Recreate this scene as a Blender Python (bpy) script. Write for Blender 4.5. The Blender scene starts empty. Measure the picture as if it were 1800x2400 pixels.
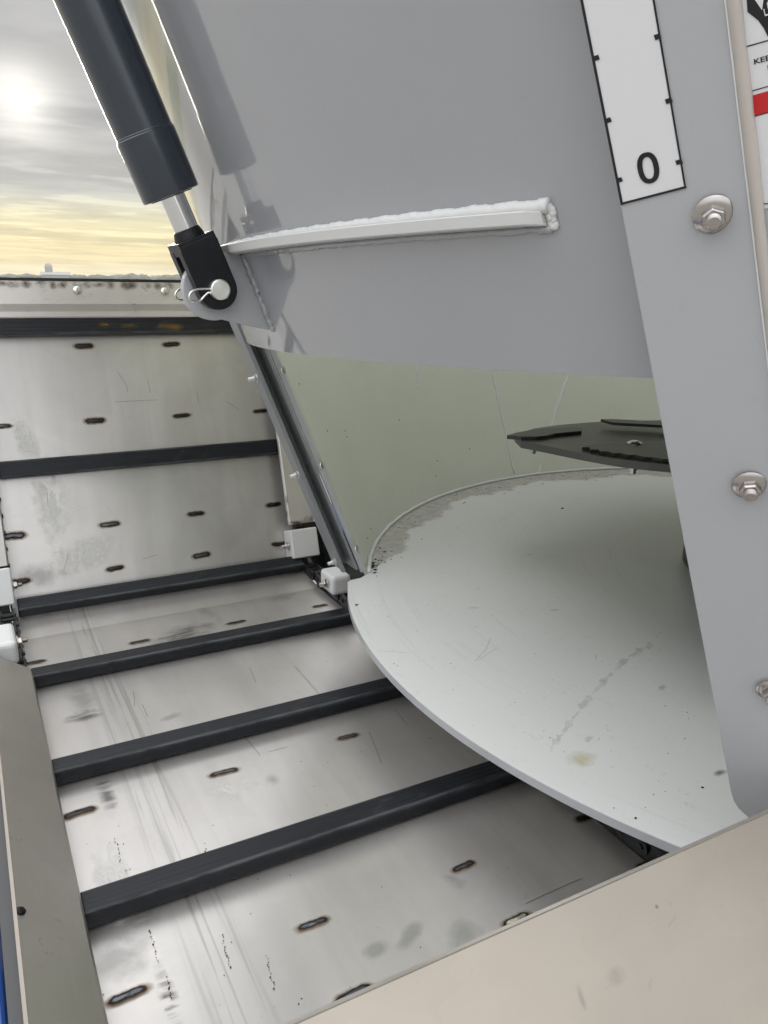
import bpy, bmesh, math, random
from mathutils import Vector as V, Matrix
random.seed(7)
R_ = math.radians
sc = bpy.context.scene
COL = sc.collection

# ------------------------------------------------------------------ camera
# World axes: X along the conveyor slats (right), Y along the conveyor (away), Z up,
# conveyor floor at z = 0, metres.
CAM = V((0, 0, 0.8)); FPX = 1840.0
PIT, YAW, ROL = R_(16.37), R_(28.34), R_(0.893)
_fh = V((math.sin(YAW), math.cos(YAW), 0)); _r0 = V((math.cos(YAW), -math.sin(YAW), 0)); _z = V((0, 0, 1))
FWD = _fh*math.cos(PIT) - _z*math.sin(PIT); _u0 = _z*math.cos(PIT) + _fh*math.sin(PIT)
RGT = _r0*math.cos(ROL) + _u0*math.sin(ROL); UPV = _u0*math.cos(ROL) - _r0*math.sin(ROL)
cd = bpy.data.cameras.new('camera'); cam = bpy.data.objects.new('camera', cd); COL.objects.link(cam)
cd.sensor_fit = 'AUTO'; cd.sensor_width = 36.0; cd.lens = 36.0*FPX/2400.0
cd.clip_start = 0.02; cd.clip_end = 6000
cam.matrix_world = Matrix(((RGT.x, UPV.x, -FWD.x, CAM.x), (RGT.y, UPV.y, -FWD.y, CAM.y), (RGT.z, UPV.z, -FWD.z, CAM.z), (0, 0, 0, 1)))
sc.camera = cam

# ------------------------------------------------------------------ sky and sun
SUN = V((0.087, 0.981, 0.175)).normalized()
sun_el = math.asin(SUN.z); sun_az = math.atan2(SUN.x, SUN.y)
w = bpy.data.worlds.new('World'); sc.world = w; w.use_nodes = True
w.cycles.sampling_method = 'MANUAL'; w.cycles.sample_map_resolution = 512
nt = w.node_tree; nt.nodes.clear()
def N(t, **k):
    n = nt.nodes.new(t)
    for a, b in k.items(): setattr(n, a, b)
    return n
def L(a, b): nt.links.new(a, b)
def M(op, a, b=None, c=None, clamp=False):
    n = N('ShaderNodeMath', operation=op, use_clamp=clamp)
    for i, x in enumerate((a, b, c)):
        if x is None: continue
        if isinstance(x, (int, float)): n.inputs[i].default_value = x
        else: L(x, n.inputs[i])
    return n.outputs[0]
def ramp(fac, stops, interp='LINEAR'):
    n = N('ShaderNodeValToRGB'); cr = n.color_ramp; cr.interpolation = interp
    while len(cr.elements) < len(stops): cr.elements.new(0.5)
    for e, (p, c) in zip(cr.elements, stops):
        e.position = p; e.color = (c[0], c[1], c[2], 1) if not isinstance(c, (int, float)) else (c, c, c, 1)
    L(fac, n.inputs[0]); return n.outputs[0]
def mixc(f, a, b, mode='MIX'):
    n = N('ShaderNodeMix', data_type='RGBA', blend_type=mode)
    for s, x in ((n.inputs[0], f), (n.inputs[6], a), (n.inputs[7], b)):
        if isinstance(x, (int, float)): s.default_value = x
        elif isinstance(x, (tuple, list)): s.default_value = (x[0], x[1], x[2], 1)
        else: L(x, s)
    return n.outputs[2]
def noise(vec, scale, detail=4, rough=0.55, dist=0.0):
    n = N('ShaderNodeTexNoise'); n.inputs['Scale'].default_value = scale; n.inputs['Detail'].default_value = detail
    n.inputs['Roughness'].default_value = rough; n.inputs['Distortion'].default_value = dist
    if vec is not None: L(vec, n.inputs['Vector'])
    return n.outputs[0]
def mapv(vec, s=(1, 1, 1), loc=(0, 0, 0), rot=(0, 0, 0)):
    n = N('ShaderNodeMapping'); n.inputs['Scale'].default_value = s; n.inputs['Location'].default_value = loc
    n.inputs['Rotation'].default_value = rot; L(vec, n.inputs['Vector']); return n.outputs[0]

tc = N('ShaderNodeTexCoord'); dirv = tc.outputs['Generated']
sep = N('ShaderNodeSeparateXYZ'); L(dirv, sep.inputs[0])
dot = N('ShaderNodeVectorMath', operation='DOT_PRODUCT'); L(dirv, dot.inputs[0]); dot.inputs[1].default_value = SUN
el = sep.outputs[2]; sd = dot.outputs['Value']
sky = N('ShaderNodeTexSky', sky_type='NISHITA', sun_disc=False)
sky.sun_elevation = sun_el; sky.sun_rotation = sun_az; sky.air_density = 1.2; sky.dust_density = 1.0
skyc = N('ShaderNodeVectorMath', operation='SCALE'); L(sky.outputs[0], skyc.inputs[0]); skyc.inputs['Scale'].default_value = 0.05
# overcast veil: brighter towards the zenith (CIE overcast), cream at the horizon on the sun's side
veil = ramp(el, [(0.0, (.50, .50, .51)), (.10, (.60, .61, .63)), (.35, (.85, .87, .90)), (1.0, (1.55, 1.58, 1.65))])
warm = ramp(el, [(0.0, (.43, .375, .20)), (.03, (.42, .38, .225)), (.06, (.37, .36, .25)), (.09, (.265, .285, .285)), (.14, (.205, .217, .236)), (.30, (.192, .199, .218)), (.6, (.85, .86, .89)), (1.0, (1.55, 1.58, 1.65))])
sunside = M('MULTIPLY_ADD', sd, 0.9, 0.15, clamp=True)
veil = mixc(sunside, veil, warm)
# cloud streaks on a flat layer overhead
hz = M('ADD', el, 0.06)
cx = M('DIVIDE', sep.outputs[0], hz); cy = M('DIVIDE', sep.outputs[1], hz)
cmb = N('ShaderNodeCombineXYZ'); L(cx, cmb.inputs[0]); L(cy, cmb.inputs[1])
cl1 = noise(mapv(cmb.outputs[0], (.62, .80, 1), (.4, .9, 0)), 1.0, 4, .58, 0)
cl2 = noise(mapv(cmb.outputs[0], (.8, 1.5, 1), (3.1, 1.7, 0)), 1.2, 3, .6, 0)
cmask = ramp(cl1, [(.40, 0.0), (.60, 1.0)], 'EASE')
lowk = ramp(el, [(.03, .55), (.16, .60), (.35, .5)])
shade = mixc(cmask, (1.26, 1.24, 1.18), (.80, .82, .86))
shade = mixc(1.0, shade, ramp(cl2, [(.34, .86), (.66, 1.16)]), 'MULTIPLY')
shade = mixc(lowk, (1, 1, 1), shade)
streak = M('MULTIPLY', ramp(cl2, [(.53, 0.0), (.60, 1.0)], 'EASE'), ramp(el, [(.015, 0.0), (.05, .5), (.12, .35), (.22, .10)]))
shade = mixc(streak, shade, (1.55, 1.50, 1.38))
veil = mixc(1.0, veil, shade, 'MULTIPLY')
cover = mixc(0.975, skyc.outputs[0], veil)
sdm = M('MAXIMUM', sd, 0.0)
g1 = M('MULTIPLY', M('POWER', sdm, 60.0), .075); g2 = M('MULTIPLY', M('POWER', sdm, 1500.0), .42)
glow = M('MULTIPLY', M('ADD', g1, g2), ramp(cl1, [(.35, 1.0), (.62, .62)]))
gcol = N('ShaderNodeVectorMath', operation='SCALE'); gcol.inputs[0].default_value = (1.0, .96, .86); L(glow, gcol.inputs['Scale'])
final = mixc(1.0, cover, gcol.outputs[0], 'ADD')
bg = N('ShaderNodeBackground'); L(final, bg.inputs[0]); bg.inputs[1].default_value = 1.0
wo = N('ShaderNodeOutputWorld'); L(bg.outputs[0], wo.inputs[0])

sl = bpy.data.lights.new('sun', 'SUN'); sun = bpy.data.objects.new('sun', sl); COL.objects.link(sun)
sl.energy = 1.2; sl.angle = R_(12); sl.color = (1.0, .93, .80)
sun.rotation_euler = (-SUN).to_track_quat('-Z', 'Y').to_euler(); sun.location = (0, 4, 4)

vs = sc.view_settings
vs.view_transform = 'Standard'; vs.look = 'None'; vs.gamma = 1.0; vs.use_curve_mapping = False
vs.exposure = 0.80
sc.cycles.max_bounces = 7; sc.cycles.diffuse_bounces = 3; sc.cycles.glossy_bounces = 4; sc.cycles.transparent_max_bounces = 8; sc.cycles.caustics_reflective = False; sc.cycles.caustics_refractive = False

# ------------------------------------------------------------------ materials
MATS = {}
def new_mat(name):
    global nt
    m = bpy.data.materials.new(name); m.use_nodes = True; nt = m.node_tree; nt.nodes.clear()
    o = N('ShaderNodeOutputMaterial'); p = N('ShaderNodeBsdfPrincipled'); L(p.outputs[0], o.inputs[0])
    t = N('ShaderNodeTexCoord'); MATS[name] = m
    return m, p, t, o
def setp(p, **k):
    for a, b in k.items():
        s = p.inputs[a.replace('_', ' ')]
        if isinstance(b, (int, float)): s.default_value = b
        elif isinstance(b, (tuple, list)): s.default_value = (b[0], b[1], b[2], 1)
        else: L(b, s)
def bump(p, h, strength=0.2, dist=0.001):
    n = N('ShaderNodeBump'); n.inputs['Strength'].default_value = strength; n.inputs['Distance'].default_value = dist
    L(h, n.inputs['Height']); L(n.outputs[0], p.inputs['Normal'])

def stainless(name, tint=(1, 1, 1), lo=.50, hi=.66, r0=.26, r1=.42, streak=(3, 40, 40), metal=.92, wav=.25, streaks=None, dirt=.35):
    m, p, t, o = new_mat(name); oc = t.outputs['Object']
    a = noise(mapv(oc, streak), 1.0, 3, .6, .6); b = noise(oc, 3.2, 4, .62, 1.2); c = noise(oc, 160, 3, .6)
    patch = ramp(b, [(.30, 0.0), (.44, .45), (.50, .55), (.66, 1.0)])
    col = mixc(patch, tuple(lo*x for x in tint), tuple(hi*x for x in tint))
    col = mixc(ramp(a, [(.35, .35), (.65, 0.0)]), col, tuple(.82*lo*x for x in tint))
    # small stains and specks
    sp = ramp(noise(oc, 46, 4, .7, 1.5), [(.30, 1.0), (.36, 0.0)])
    col = mixc(M('MULTIPLY', sp, dirt), col, (.20, .17, .14))
    # wiped, cloudy film: angular smears
    vo = N('ShaderNodeTexVoronoi', feature='F1'); vo.inputs['Scale'].default_value = 9.0
    L(mapv(mixc(.12, oc, N('ShaderNodeTexNoise').outputs[1]), (1, 1.6, 1.6)), vo.inputs['Vector'])
    vsep = N('ShaderNodeSeparateColor'); L(vo.outputs['Color'], vsep.inputs[0])
    col = mixc(M('MULTIPLY', M('GREATER_THAN', vsep.outputs[0], .66), M('MULTIPLY', patch, .16)), col, tuple(1.1*hi*x for x in tint))
    if streaks:
        x0, x1, s = streaks
        sx = N('ShaderNodeSeparateXYZ'); L(oc, sx.inputs[0])
        band = M('MULTIPLY', ramp(M('MULTIPLY_ADD', sx.outputs[0], 1/(x1-x0), -x0/(x1-x0)), [(0, 0.0), (.25, 1.0), (.8, 1.0), (1, 0.0)]),
                 ramp(noise(mapv(oc, (90, 1.6, 1)), 1.0, 4, .6, .4), [(.50, 0.0), (.60, 1.0)]))
        col = mixc(M('MULTIPLY', band, s), col, (.16, .155, .15))
    rough = M('ADD', M('MULTIPLY_ADD', b, r1-r0, r0), M('MULTIPLY', c, .05))
    setp(p, Base_Color=col, Metallic=metal, Roughness=rough)
    h = M('ADD', M('MULTIPLY', noise(oc, 2.3, 2, .5), 6.0), M('MULTIPLY', c, .15))
    bump(p, h, wav, .004)
    return m
stainless('stainless_floor', (1, .962, .915), .575, .645, streak=(18, 2, 2), streaks=(.15, .235, .36), r0=.29, r1=.37, metal=.76, wav=.07, dirt=.12)
stainless('stainless_wall', (1, .968, .928), .56, .665, streak=(14, 1.5, 1.5), r0=.28, r1=.36, metal=.74, wav=.07, dirt=.14)
stainless('stainless_guard', (1, .95, .875), .56, .66, streak=(6, 3, 3), r0=.30, r1=.40, dirt=.35, wav=.08)
stainless('stainless_warm', (1, .89, .76), .39, .435, streak=(2, 6, 6), r0=.42, r1=.55, metal=.55, dirt=.16, wav=.06)
stainless('stainless_cover', (1, .955, .90), .52, .64, streak=(5, 2, 2), r0=.3, r1=.45, dirt=.6, metal=.45)

def paint(name, col, rough=.3, spec=.5, coat=0.0, var=.05, peel=.05, tint2=None, dirt=0.0, scale=2.5, coatr=.08, wave=0.0, swirl=0.0):
    m, p, t, o = new_mat(name); oc = t.outputs['Object']
    b = noise(oc, scale, 5, .6, .6); f = noise(oc, 240, 2, .5)
    c = mixc(b, tuple(x*(1-var) for x in col), tuple(x*(1+var) for x in (tint2 or col)))
    if dirt:
        dm = ramp(noise(oc, 60, 5, .7, .8), [(.28, 1.0), (.40, 0.0)]); c = mixc(M('MULTIPLY', dm, dirt), c, (.10, .085, .07))
        ds = ramp(noise(oc, 6, 6, .65, 1.0), [(.42, 0.0), (.72, 1.0)]); c = mixc(M('MULTIPLY', ds, dirt*.35), c, tuple(.72*x for x in col))
    setp(p, Base_Color=c, Roughness=M('MULTIPLY_ADD', b, .10, rough-.05), Specular_IOR_Level=spec, Coat_Weight=coat, Coat_Roughness=coatr)
    if swirl:   # circular scuffs swept round by the auger
        xy = N('ShaderNodeSeparateXYZ'); L(oc, xy.inputs[0]); dx = M('SUBTRACT', xy.outputs[0], 1.763); dy = M('SUBTRACT', xy.outputs[1], 1.03)
        rr = M('SQRT', M('ADD', M('MULTIPLY', dx, dx), M('MULTIPLY', dy, dy))); an = M('ARCTAN2', dy, M('ABSOLUTE', dx))
        cb = N('ShaderNodeCombineXYZ'); L(M('MULTIPLY', rr, 70.0), cb.inputs[0]); L(M('MULTIPLY', an, 2.2), cb.inputs[1])
        sw = ramp(noise(cb.outputs[0], 1.0, 4, .65), [(.55, 0.0), (.72, 1.0)]); fa = ramp(noise(oc, 2.6, 3), [(.42, 0.0), (.62, 1.0)])
        c = mixc(M('MULTIPLY', M('MULTIPLY', sw, fa), swirl), c, tuple(.66*x for x in col)); p.inputs['Base Color'].default_value = (0, 0, 0, 1); L(c, p.inputs['Base Color'])
    if wave:
        f = M('ADD', M('MULTIPLY', f, peel), M('MULTIPLY', noise(mapv(oc, (1.0, 1.0, .35)), 5.0, 2, .5), wave*16)); bump(p, f, 1.0, .0006)
    else: bump(p, f, peel, .0006)
    return m
paint('grey_paint', (.320, .329, .350), .34, .5, coat=1.0, var=.07, peel=.05, coatr=.045, wave=.35, dirt=.05)
MATS['grey_paint'].node_tree.nodes['Principled BSDF'].inputs['Coat IOR'].default_value = 1.85
paint('panel_paint', (.435, .443, .460), .40, .45, coat=.3, var=.04, peel=.08, coatr=.22, wave=.2, dirt=.05)
paint('weld_paint', (.68, .68, .67), .45, .4, var=.05, peel=.2)
paint('tub_inside_paint', (.56, .58, .475), .50, .35, coat=0, var=.05, tint2=(.60, .615, .525), dirt=.14)
paint('tub_floor_paint', (.64, .64, .625), .36, .5, coat=.15, var=.03, dirt=.22, scale=1.4, coatr=.2, swirl=.5)
paint('slat_steel', (.013, .0155, .020), .36, .35, var=.3, peel=.3, dirt=.1, tint2=(.022, .025, .030))
def slat_wear():
    m, p, t, o = new_mat('slat_steel'); oc = t.outputs['Object']; xy = N('ShaderNodeSeparateXYZ'); L(oc, xy.inputs[0])
    st = noise(mapv(oc, (5, 260, 260)), 1.0, 4, .65, .3); bl = noise(oc, 24, 4, .65, .6)
    c = mixc(st, (.006, .0075, .010), (.018, .020, .025))
    edge = M('MULTIPLY', ramp(M('ABSOLUTE', xy.outputs[1]), [(.0165, 0.0), (.0205, 1.0)]), ramp(xy.outputs[2], [(.006, 0.0), (.011, 1.0)]))
    wear = M('MULTIPLY', edge, ramp(noise(mapv(oc, (9, 60, 60)), 1.0, 4, .7), [(.38, 0.0), (.60, 1.0)]))
    c = mixc(M('MULTIPLY', wear, .7), c, (.13, .135, .14))
    c = mixc(M('MULTIPLY', ramp(bl, [(.62, 0.0), (.74, 1.0)]), .35), c, (.075, .065, .05))
    ch = ramp(noise(oc, 150, 3, .6), [(.70, 0.0), (.74, 1.0)]); c = mixc(M('MULTIPLY', ch, .5), c, (.16, .16, .155))
    setp(p, Base_Color=c, Roughness=M('MULTIPLY_ADD', bl, .25, .25), Specular_IOR_Level=.28); gr = M('MULTIPLY', M('POWER', M('ABSOLUTE', M('SINE', M('MULTIPLY', xy.outputs[1], 330.0))), 8.0), -.6); bump(p, M('ADD', M('ADD', st, gr), M('MULTIPLY', bl, .5)), .45, .0009)
slat_wear()
paint('chain_steel', (.009, .010, .012), .42, .5, var=.3, peel=.3)
paint('black_paint', (.016, .026, .038), .22, .5, coat=.7, var=.1, peel=.1, coatr=.12)
paint('clevis_black', (.005, .006, .008), .34, .28, var=.2, peel=.6)
paint('auger_steel', (.075, .077, .070), .40, .5, var=.25, peel=.2, tint2=(.10, .10, .088))
paint('knife_steel', (.03, .03, .026), .40, .5, var=.3, peel=.2)
paint('blue_paint', (.018, .075, .30), .3, .5, coat=.5, var=.1)
paint('white_plastic', (.66, .66, .65), .36, .4, var=.04, dirt=.10)
paint('decal_white', (.74, .74, .755), .35, .4, var=.01, peel=0)
paint('decal_black', (.012, .012, .014), .4, .4, var=.01, peel=0)
paint('decal_red', (.55, .018, .022), .35, .4, var=.02, peel=0)
paint('shaded_guide_paint', (.25, .26, .265), .42, .4, coat=.1, var=.04, peel=.08, coatr=.25)  # tub grey made darker: the channel's shade is put into the colour
paint('sealant', (.50, .46, .42), .4, .4, var=.08, peel=.3)
paint('rubber_edge', (.02, .02, .02), .7, .3, var=.2)
paint('dark_flange', (.085, .085, .085), .55, .4, var=.1)
paint('grit', (.010, .009, .008), .8, .2, var=.2)
paint('rust', (.085, .038, .018), .85, .2, var=.5, scale=90, peel=.5)
MATS['white_plastic'].node_tree.nodes['Principled BSDF'].inputs['Subsurface Weight'].default_value = .25
MATS['white_plastic'].node_tree.nodes['Principled BSDF'].inputs['Subsurface Radius'].default_value = (.01, .01, .01)
m, p, t, o = new_mat('bright_bolt'); oc = t.outputs['Object']
setp(p, Base_Color=(.70, .69, .66), Metallic=1.0, Roughness=M('MULTIPLY_ADD', noise(oc, 300, 3), .22, .12)); bump(p, noise(oc, 500, 2), .15, .0004)
m, p, t, o = new_mat('dull_bolt'); oc = t.outputs['Object']
setp(p, Base_Color=(.46, .43, .41), Metallic=1.0, Roughness=M('MULTIPLY_ADD', noise(oc, 300, 2), .2, .10)); bump(p, noise(oc, 500, 2), .12, .0004)
m, p, t, o = new_mat('zinc'); oc = t.outputs['Object']
setp(p, Base_Color=(.60, .61, .59), Metallic=1.0, Roughness=M('MULTIPLY_ADD', noise(oc, 200, 3), .3, .25)); bump(p, noise(oc, 700, 2), .2, .0004)
m, p, t, o = new_mat('chrome'); setp(p, Base_Color=(.75, .76, .77), Metallic=1.0, Roughness=.07)
m, p, t, o = new_mat('pin_face'); oc = t.outputs['Object']
wv = N('ShaderNodeTexWave', wave_type='RINGS', rings_direction='Y'); wv.inputs['Scale'].default_value = 160; wv.inputs['Distortion'].default_value = 1.0
L(mapv(oc, (1, 1, 1), (-.31, 0, -.787)), wv.inputs['Vector'])
setp(p, Base_Color=(.74, .75, .70), Metallic=.9, Roughness=.33); bump(p, wv.outputs['Fac'], .25, .0005)

# plug weld: bead with blue-black oxide, brown heat tint fading out into the sheet
def weld_mat(name, core, hot=True):
    m, p, t, o = new_mat(name); g = t.outputs['UV']
    us = N('ShaderNodeSeparateXYZ'); L(mapv(g, (2, 2, 1), (-1, -1, 0)), us.inputs[0])
    ux = M('MAXIMUM', M('MULTIPLY_ADD', M('ABSOLUTE', us.outputs[0]), 1.75, -.75), 0.0)
    gn = M('SQRT', M('ADD', M('MULTIPLY', ux, ux), M('MULTIPLY', us.outputs[1], us.outputs[1])))
    wob = noise(t.outputs['Object'], 75, 4, .65)
    r = M('ADD', gn, M('MULTIPLY_ADD', wob, .62, -.31))
    col = ramp(r, [(0.0, core), (.16, core), (.30, (.022, .024, .028)), (.46, (.032, .022, .017)), (.58, (.15, .085, .045)), (.74, (.40, .29, .18))])
    setp(p, Base_Color=col, Metallic=.75, Roughness=ramp(r, [(.2, .25), (.4, .5)]))
    tr = N('ShaderNodeBsdfTransparent'); mx = N('ShaderNodeMixShader')
    L(ramp(r, [(.46, 0.0), (.62, .45), (1.0, 1.0)]), mx.inputs[0]); L(p.outputs[0], mx.inputs[1]); L(tr.outputs[0], mx.inputs[2]); L(mx.outputs[0], o.inputs[0])
    bump(p, noise(t.outputs['Object'], 260, 3), .5, .001)
weld_mat('plug_weld_steel', (.12, .13, .145)); weld_mat('plug_weld_straw', (.62, .58, .42)); weld_mat('plug_weld_dark', (.045, .045, .05))

def stain_mat(name, col, amt, sc_=9.0, soft=(.25, 1.0), rough=.5, thr=(.42, .58), stretch=(1, 1, 1), amp=1.1):
    m, p, t, o = new_mat(name)
    gl = N('ShaderNodeVectorMath', operation='LENGTH'); L(mapv(t.outputs['UV'], (2, 2, 1), (-1, -1, 0)), gl.inputs[0])
    gr = M('ADD', gl.outputs['Value'], M('MULTIPLY_ADD', noise(t.outputs['Object'], 34, 3, .6), amp, -.42*amp))
    nz = ramp(noise(mapv(t.outputs['Object'], stretch), sc_, 5, .65, .5), [(thr[0], 0.0), (thr[1], 1.0)])
    a = M('MULTIPLY', M('MULTIPLY', ramp(gr, [(soft[0], 1.0), (soft[1], 0.0)]), nz), amt)
    setp(p, Base_Color=col, Roughness=rough)
    tr = N('ShaderNodeBsdfTransparent'); mx = N('ShaderNodeMixShader')
    L(a, mx.inputs[0]); L(tr.outputs[0], mx.inputs[1]); L(p.outputs[0], mx.inputs[2]); L(mx.outputs[0], o.inputs[0])
stain_mat('stain_dark', (.09, .087, .08), .55, 30, (.3, 1.0), .5, (.38, .55), (.35, 2.0, 1))
stain_mat('stain_grey', (.26, .26, .255), .30, 14, (.35, 1.0), .35, (.30, .55))
stain_mat('stain_yellow', (.60, .54, .30), .45, 10, (.1, 1.0), .5, (.1, .4))
stain_mat('stain_drip', (.38, .385, .36), .24, 45, (.5, 1.1), .25, (.30, .60), amp=.8)
stain_mat('stain_rust', (.085, .05, .03), .75, 55, (.1, 1.0), .8, (.34, .56))
stain_mat('stain_ochre', (.26, .15, .03), .8, 30, (.1, 1.0), .8, (.40, .60), (.4, 2, 2))
stain_mat('stain_dust', (.34, .30, .22), .46, 40, (.80, 1.05), .8, (.0, .75), amp=.40)
stain_mat('stain_scuff', (.78, .77, .74), .55, 20, (.3, 1.0), .4, (.35, .55), (2.0, .4, 1))

m, p, t, o = new_mat('field'); oc = t.outputs['Object']
setp(p, Base_Color=mixc(ramp(noise(oc, .012, 4), [(.42, 0.0), (.58, 1.0)]), (.11, .145, .06), (.20, .19, .11)), Roughness=.95)
m, p, t, o = new_mat('gravel'); oc = t.outputs['Object']
setp(p, Base_Color=mixc(noise(oc, 7, 6, .7), (.20, .19, .175), (.33, .315, .29)), Roughness=.95)
paint('far_leaves', (.055, .07, .05), .9, .2, var=.3, scale=.1)
paint('silo_white', (.26, .27, .28), .6, .3, var=.05)
paint('barn_roof', (.30, .29, .28), .7, .3, var=.1)

# ------------------------------------------------------------------ mesh helpers
def ray(q): return FWD + RGT*((q[0]-900)/FPX) - UPV*((q[1]-1200)/FPX)
def onp(q, n, p0):                       # a photo point carried onto a real plane of the machine
    d = ray(q); n = V(n); return CAM + d*(n.dot(V(p0)-CAM)/n.dot(d))
def onz(q, z): return onp(q, (0, 0, 1), (0, 0, z))

def thing(name, label, cat, loc=(0, 0, 0), group=None):
    o = bpy.data.objects.new(name, None); COL.objects.link(o); o.location = loc; o.empty_display_size = .1
    o['label'] = label; o['category'] = cat
    if group: o['group'] = group
    return o
def obj(name, mesh, parent=None, label=None, kind=None):
    o = bpy.data.objects.new(name, mesh); COL.objects.link(o)
    if parent is not None:
        o.parent = parent; q = parent; off = V((0, 0, 0))
        while q is not None: off += q.location; q = q.parent
        o.location = -off
    if label: o['label'] = label
    if kind: o['kind'] = kind
    return o
def put(o, loc):                         # move a part given in world coordinates
    o.location = o.location + V(loc)
class MB:
    def __init__(s): s.v = []; s.f = []; s.uv = {}
    def add(s, vs, fs):
        k = len(s.v); s.v += [V(x) for x in vs]; s.f += [tuple(i+k for i in f) for f in fs]
    def box(s, c, h, ax=None):
        ax = ax or (V((1, 0, 0)), V((0, 1, 0)), V((0, 0, 1))); c = V(c)
        vs = [c + ax[0]*(h[0]*i) + ax[1]*(h[1]*j) + ax[2]*(h[2]*k) for k in (-1, 1) for j in (-1, 1) for i in (-1, 1)]
        s.add(vs, [(0, 2, 3, 1), (4, 5, 7, 6), (0, 1, 5, 4), (2, 6, 7, 3), (0, 4, 6, 2), (1, 3, 7, 5)]); return s
    def prism(s, pts, ext):              # closed outline, extruded by a vector
        n = len(pts); a = [V(p) for p in pts]; b = [p + V(ext) for p in a]
        s.add(a + b, [tuple(range(n)), tuple(range(2*n-1, n-1, -1))] + [(i, i+n, (i+1) % n+n, (i+1) % n) for i in range(n)]); return s
    def tube(s, path, r, seg=12, cap=True):
        path = [V(p) for p in path]; n = len(path); rr = r if isinstance(r, (list, tuple)) else [r]*n
        up = None; vs = []
        for i in range(n):
            t = (path[min(i+1, n-1)]-path[max(i-1, 0)]).normalized()
            if up is None: up = t.orthogonal().normalized()
            up = (up - t*up.dot(t)).normalized(); sd_ = t.cross(up)
            vs += [path[i] + (up*math.cos(2*math.pi*k/seg) + sd_*math.sin(2*math.pi*k/seg))*rr[i] for k in range(seg)]
        fs = [(i*seg+k, i*seg+(k+1) % seg, (i+1)*seg+(k+1) % seg, (i+1)*seg+k) for i in range(n-1) for k in range(seg)]
        if cap: fs += [tuple(range(seg-1, -1, -1)), tuple(range((n-1)*seg, n*seg))]
        s.add(vs, fs); return s
    def lathe(s, base, axis, prof, seg=24, rot=0.0):   # prof: (radius, height along axis)
        axis = V(axis).normalized(); u = axis.orthogonal().normalized(); v_ = axis.cross(u); base = V(base); vs = []
        for r, h in prof: vs += [base + axis*h + (u*math.cos(2*math.pi*k/seg+rot) + v_*math.sin(2*math.pi*k/seg+rot))*r for k in range(seg)]
        n = len(prof)
        fs = [(i*seg+k, i*seg+(k+1) % seg, (i+1)*seg+(k+1) % seg, (i+1)*seg+k) for i in range(n-1) for k in range(seg)]
        fs += [tuple(range(seg-1, -1, -1)), tuple(range((n-1)*seg, n*seg))]
        s.add(vs, fs); return s
    def grid(s, rows):                   # rows of points -> quads
        n = len(rows[0]); vs = [p for r in rows for p in r]
        s.add(vs, [(i*n+j, i*n+j+1, (i+1)*n+j+1, (i+1)*n+j) for i in range(len(rows)-1) for j in range(n-1)]); return s
    def mesh(s, name, mat, smooth=False, bevel=0, bseg=2, auto=None):
        me = bpy.data.meshes.new(name); me.from_pydata([tuple(x) for x in s.v], [], s.f)
        bm = bmesh.new(); bm.from_mesh(me); bmesh.ops.recalc_face_normals(bm, faces=bm.faces)
        if bevel:
            es = [e for e in bm.edges if len(e.link_faces) == 2 and e.calc_face_angle(0) > .5]
            bmesh.ops.bevel(bm, geom=es, offset=bevel, segments=bseg, profile=.5, affect='EDGES', clamp_overlap=True)
        for f in bm.faces: f.smooth = bool(smooth or auto)
        if auto:
            for e in bm.edges:
                if len(e.link_faces) == 2 and e.calc_face_angle(0) > auto: e.smooth = False
        bm.to_mesh(me); bm.free(); me.materials.append(MATS[mat]); return me
def part(name, mb, mat, parent, label=None, kind=None, **k): return obj(name, mb.mesh(name, mat, **k), parent, label, kind)
def solid_sheet(rows, nrm, th):          # open grid of points given thickness along -normal
    mb = MB(); n = len(rows[0]); m_ = len(rows); nrm = V(nrm) if not callable(nrm) else nrm
    bk = [[p - (nrm(p) if callable(nrm) else nrm)*th for p in r] for r in rows]
    mb.grid(rows); mb.grid(bk); o_ = m_*n
    rim = [j for j in range(n)] + [i*n+n-1 for i in range(1, m_)] + [(m_-1)*n+j for j in range(n-2, -1, -1)] + [i*n for i in range(m_-2, 0, -1)]
    mb.f += [(rim[i], rim[(i+1) % len(rim)], rim[(i+1) % len(rim)]+o_, rim[i]+o_) for i in range(len(rim))]
    return mb
def lerp(a, b, t): return a + (b-a)*t
def linsp(a, b, n): return [a + (b-a)*i/(n-1) for i in range(n)]
def decal_mesh(name, c, ex, ey, hx, hy, mat, nseg=20, lift=0.0, nrm=None, square=False):
    c = V(c); ex = V(ex).normalized(); ey = V(ey).normalized(); nrm = nrm or ex.cross(ey).normalized()
    me = bpy.data.meshes.new(name)
    if square: co = [(-1, -1), (1, -1), (1, 1), (-1, 1)]
    else: co = [(math.cos(2*math.pi*k/nseg), math.sin(2*math.pi*k/nseg)) for k in range(nseg)]
    vs = [c + nrm*lift] + [c + ex*(hx*a) + ey*(hy*b) for a, b in co]
    n = len(co); fs = [(0, 1+i, 1+(i+1) % n) for i in range(n)]
    me.from_pydata([tuple(v) for v in vs], [], fs); uv = me.uv_layers.new(name='UVMap'); cc = [(0, 0)] + co
    for lp in me.loops: a, b = cc[lp.vertex_index]; uv.data[lp.index].uv = (a*.5+.5, b*.5+.5)
    me.materials.append(MATS[mat]); return me

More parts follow.
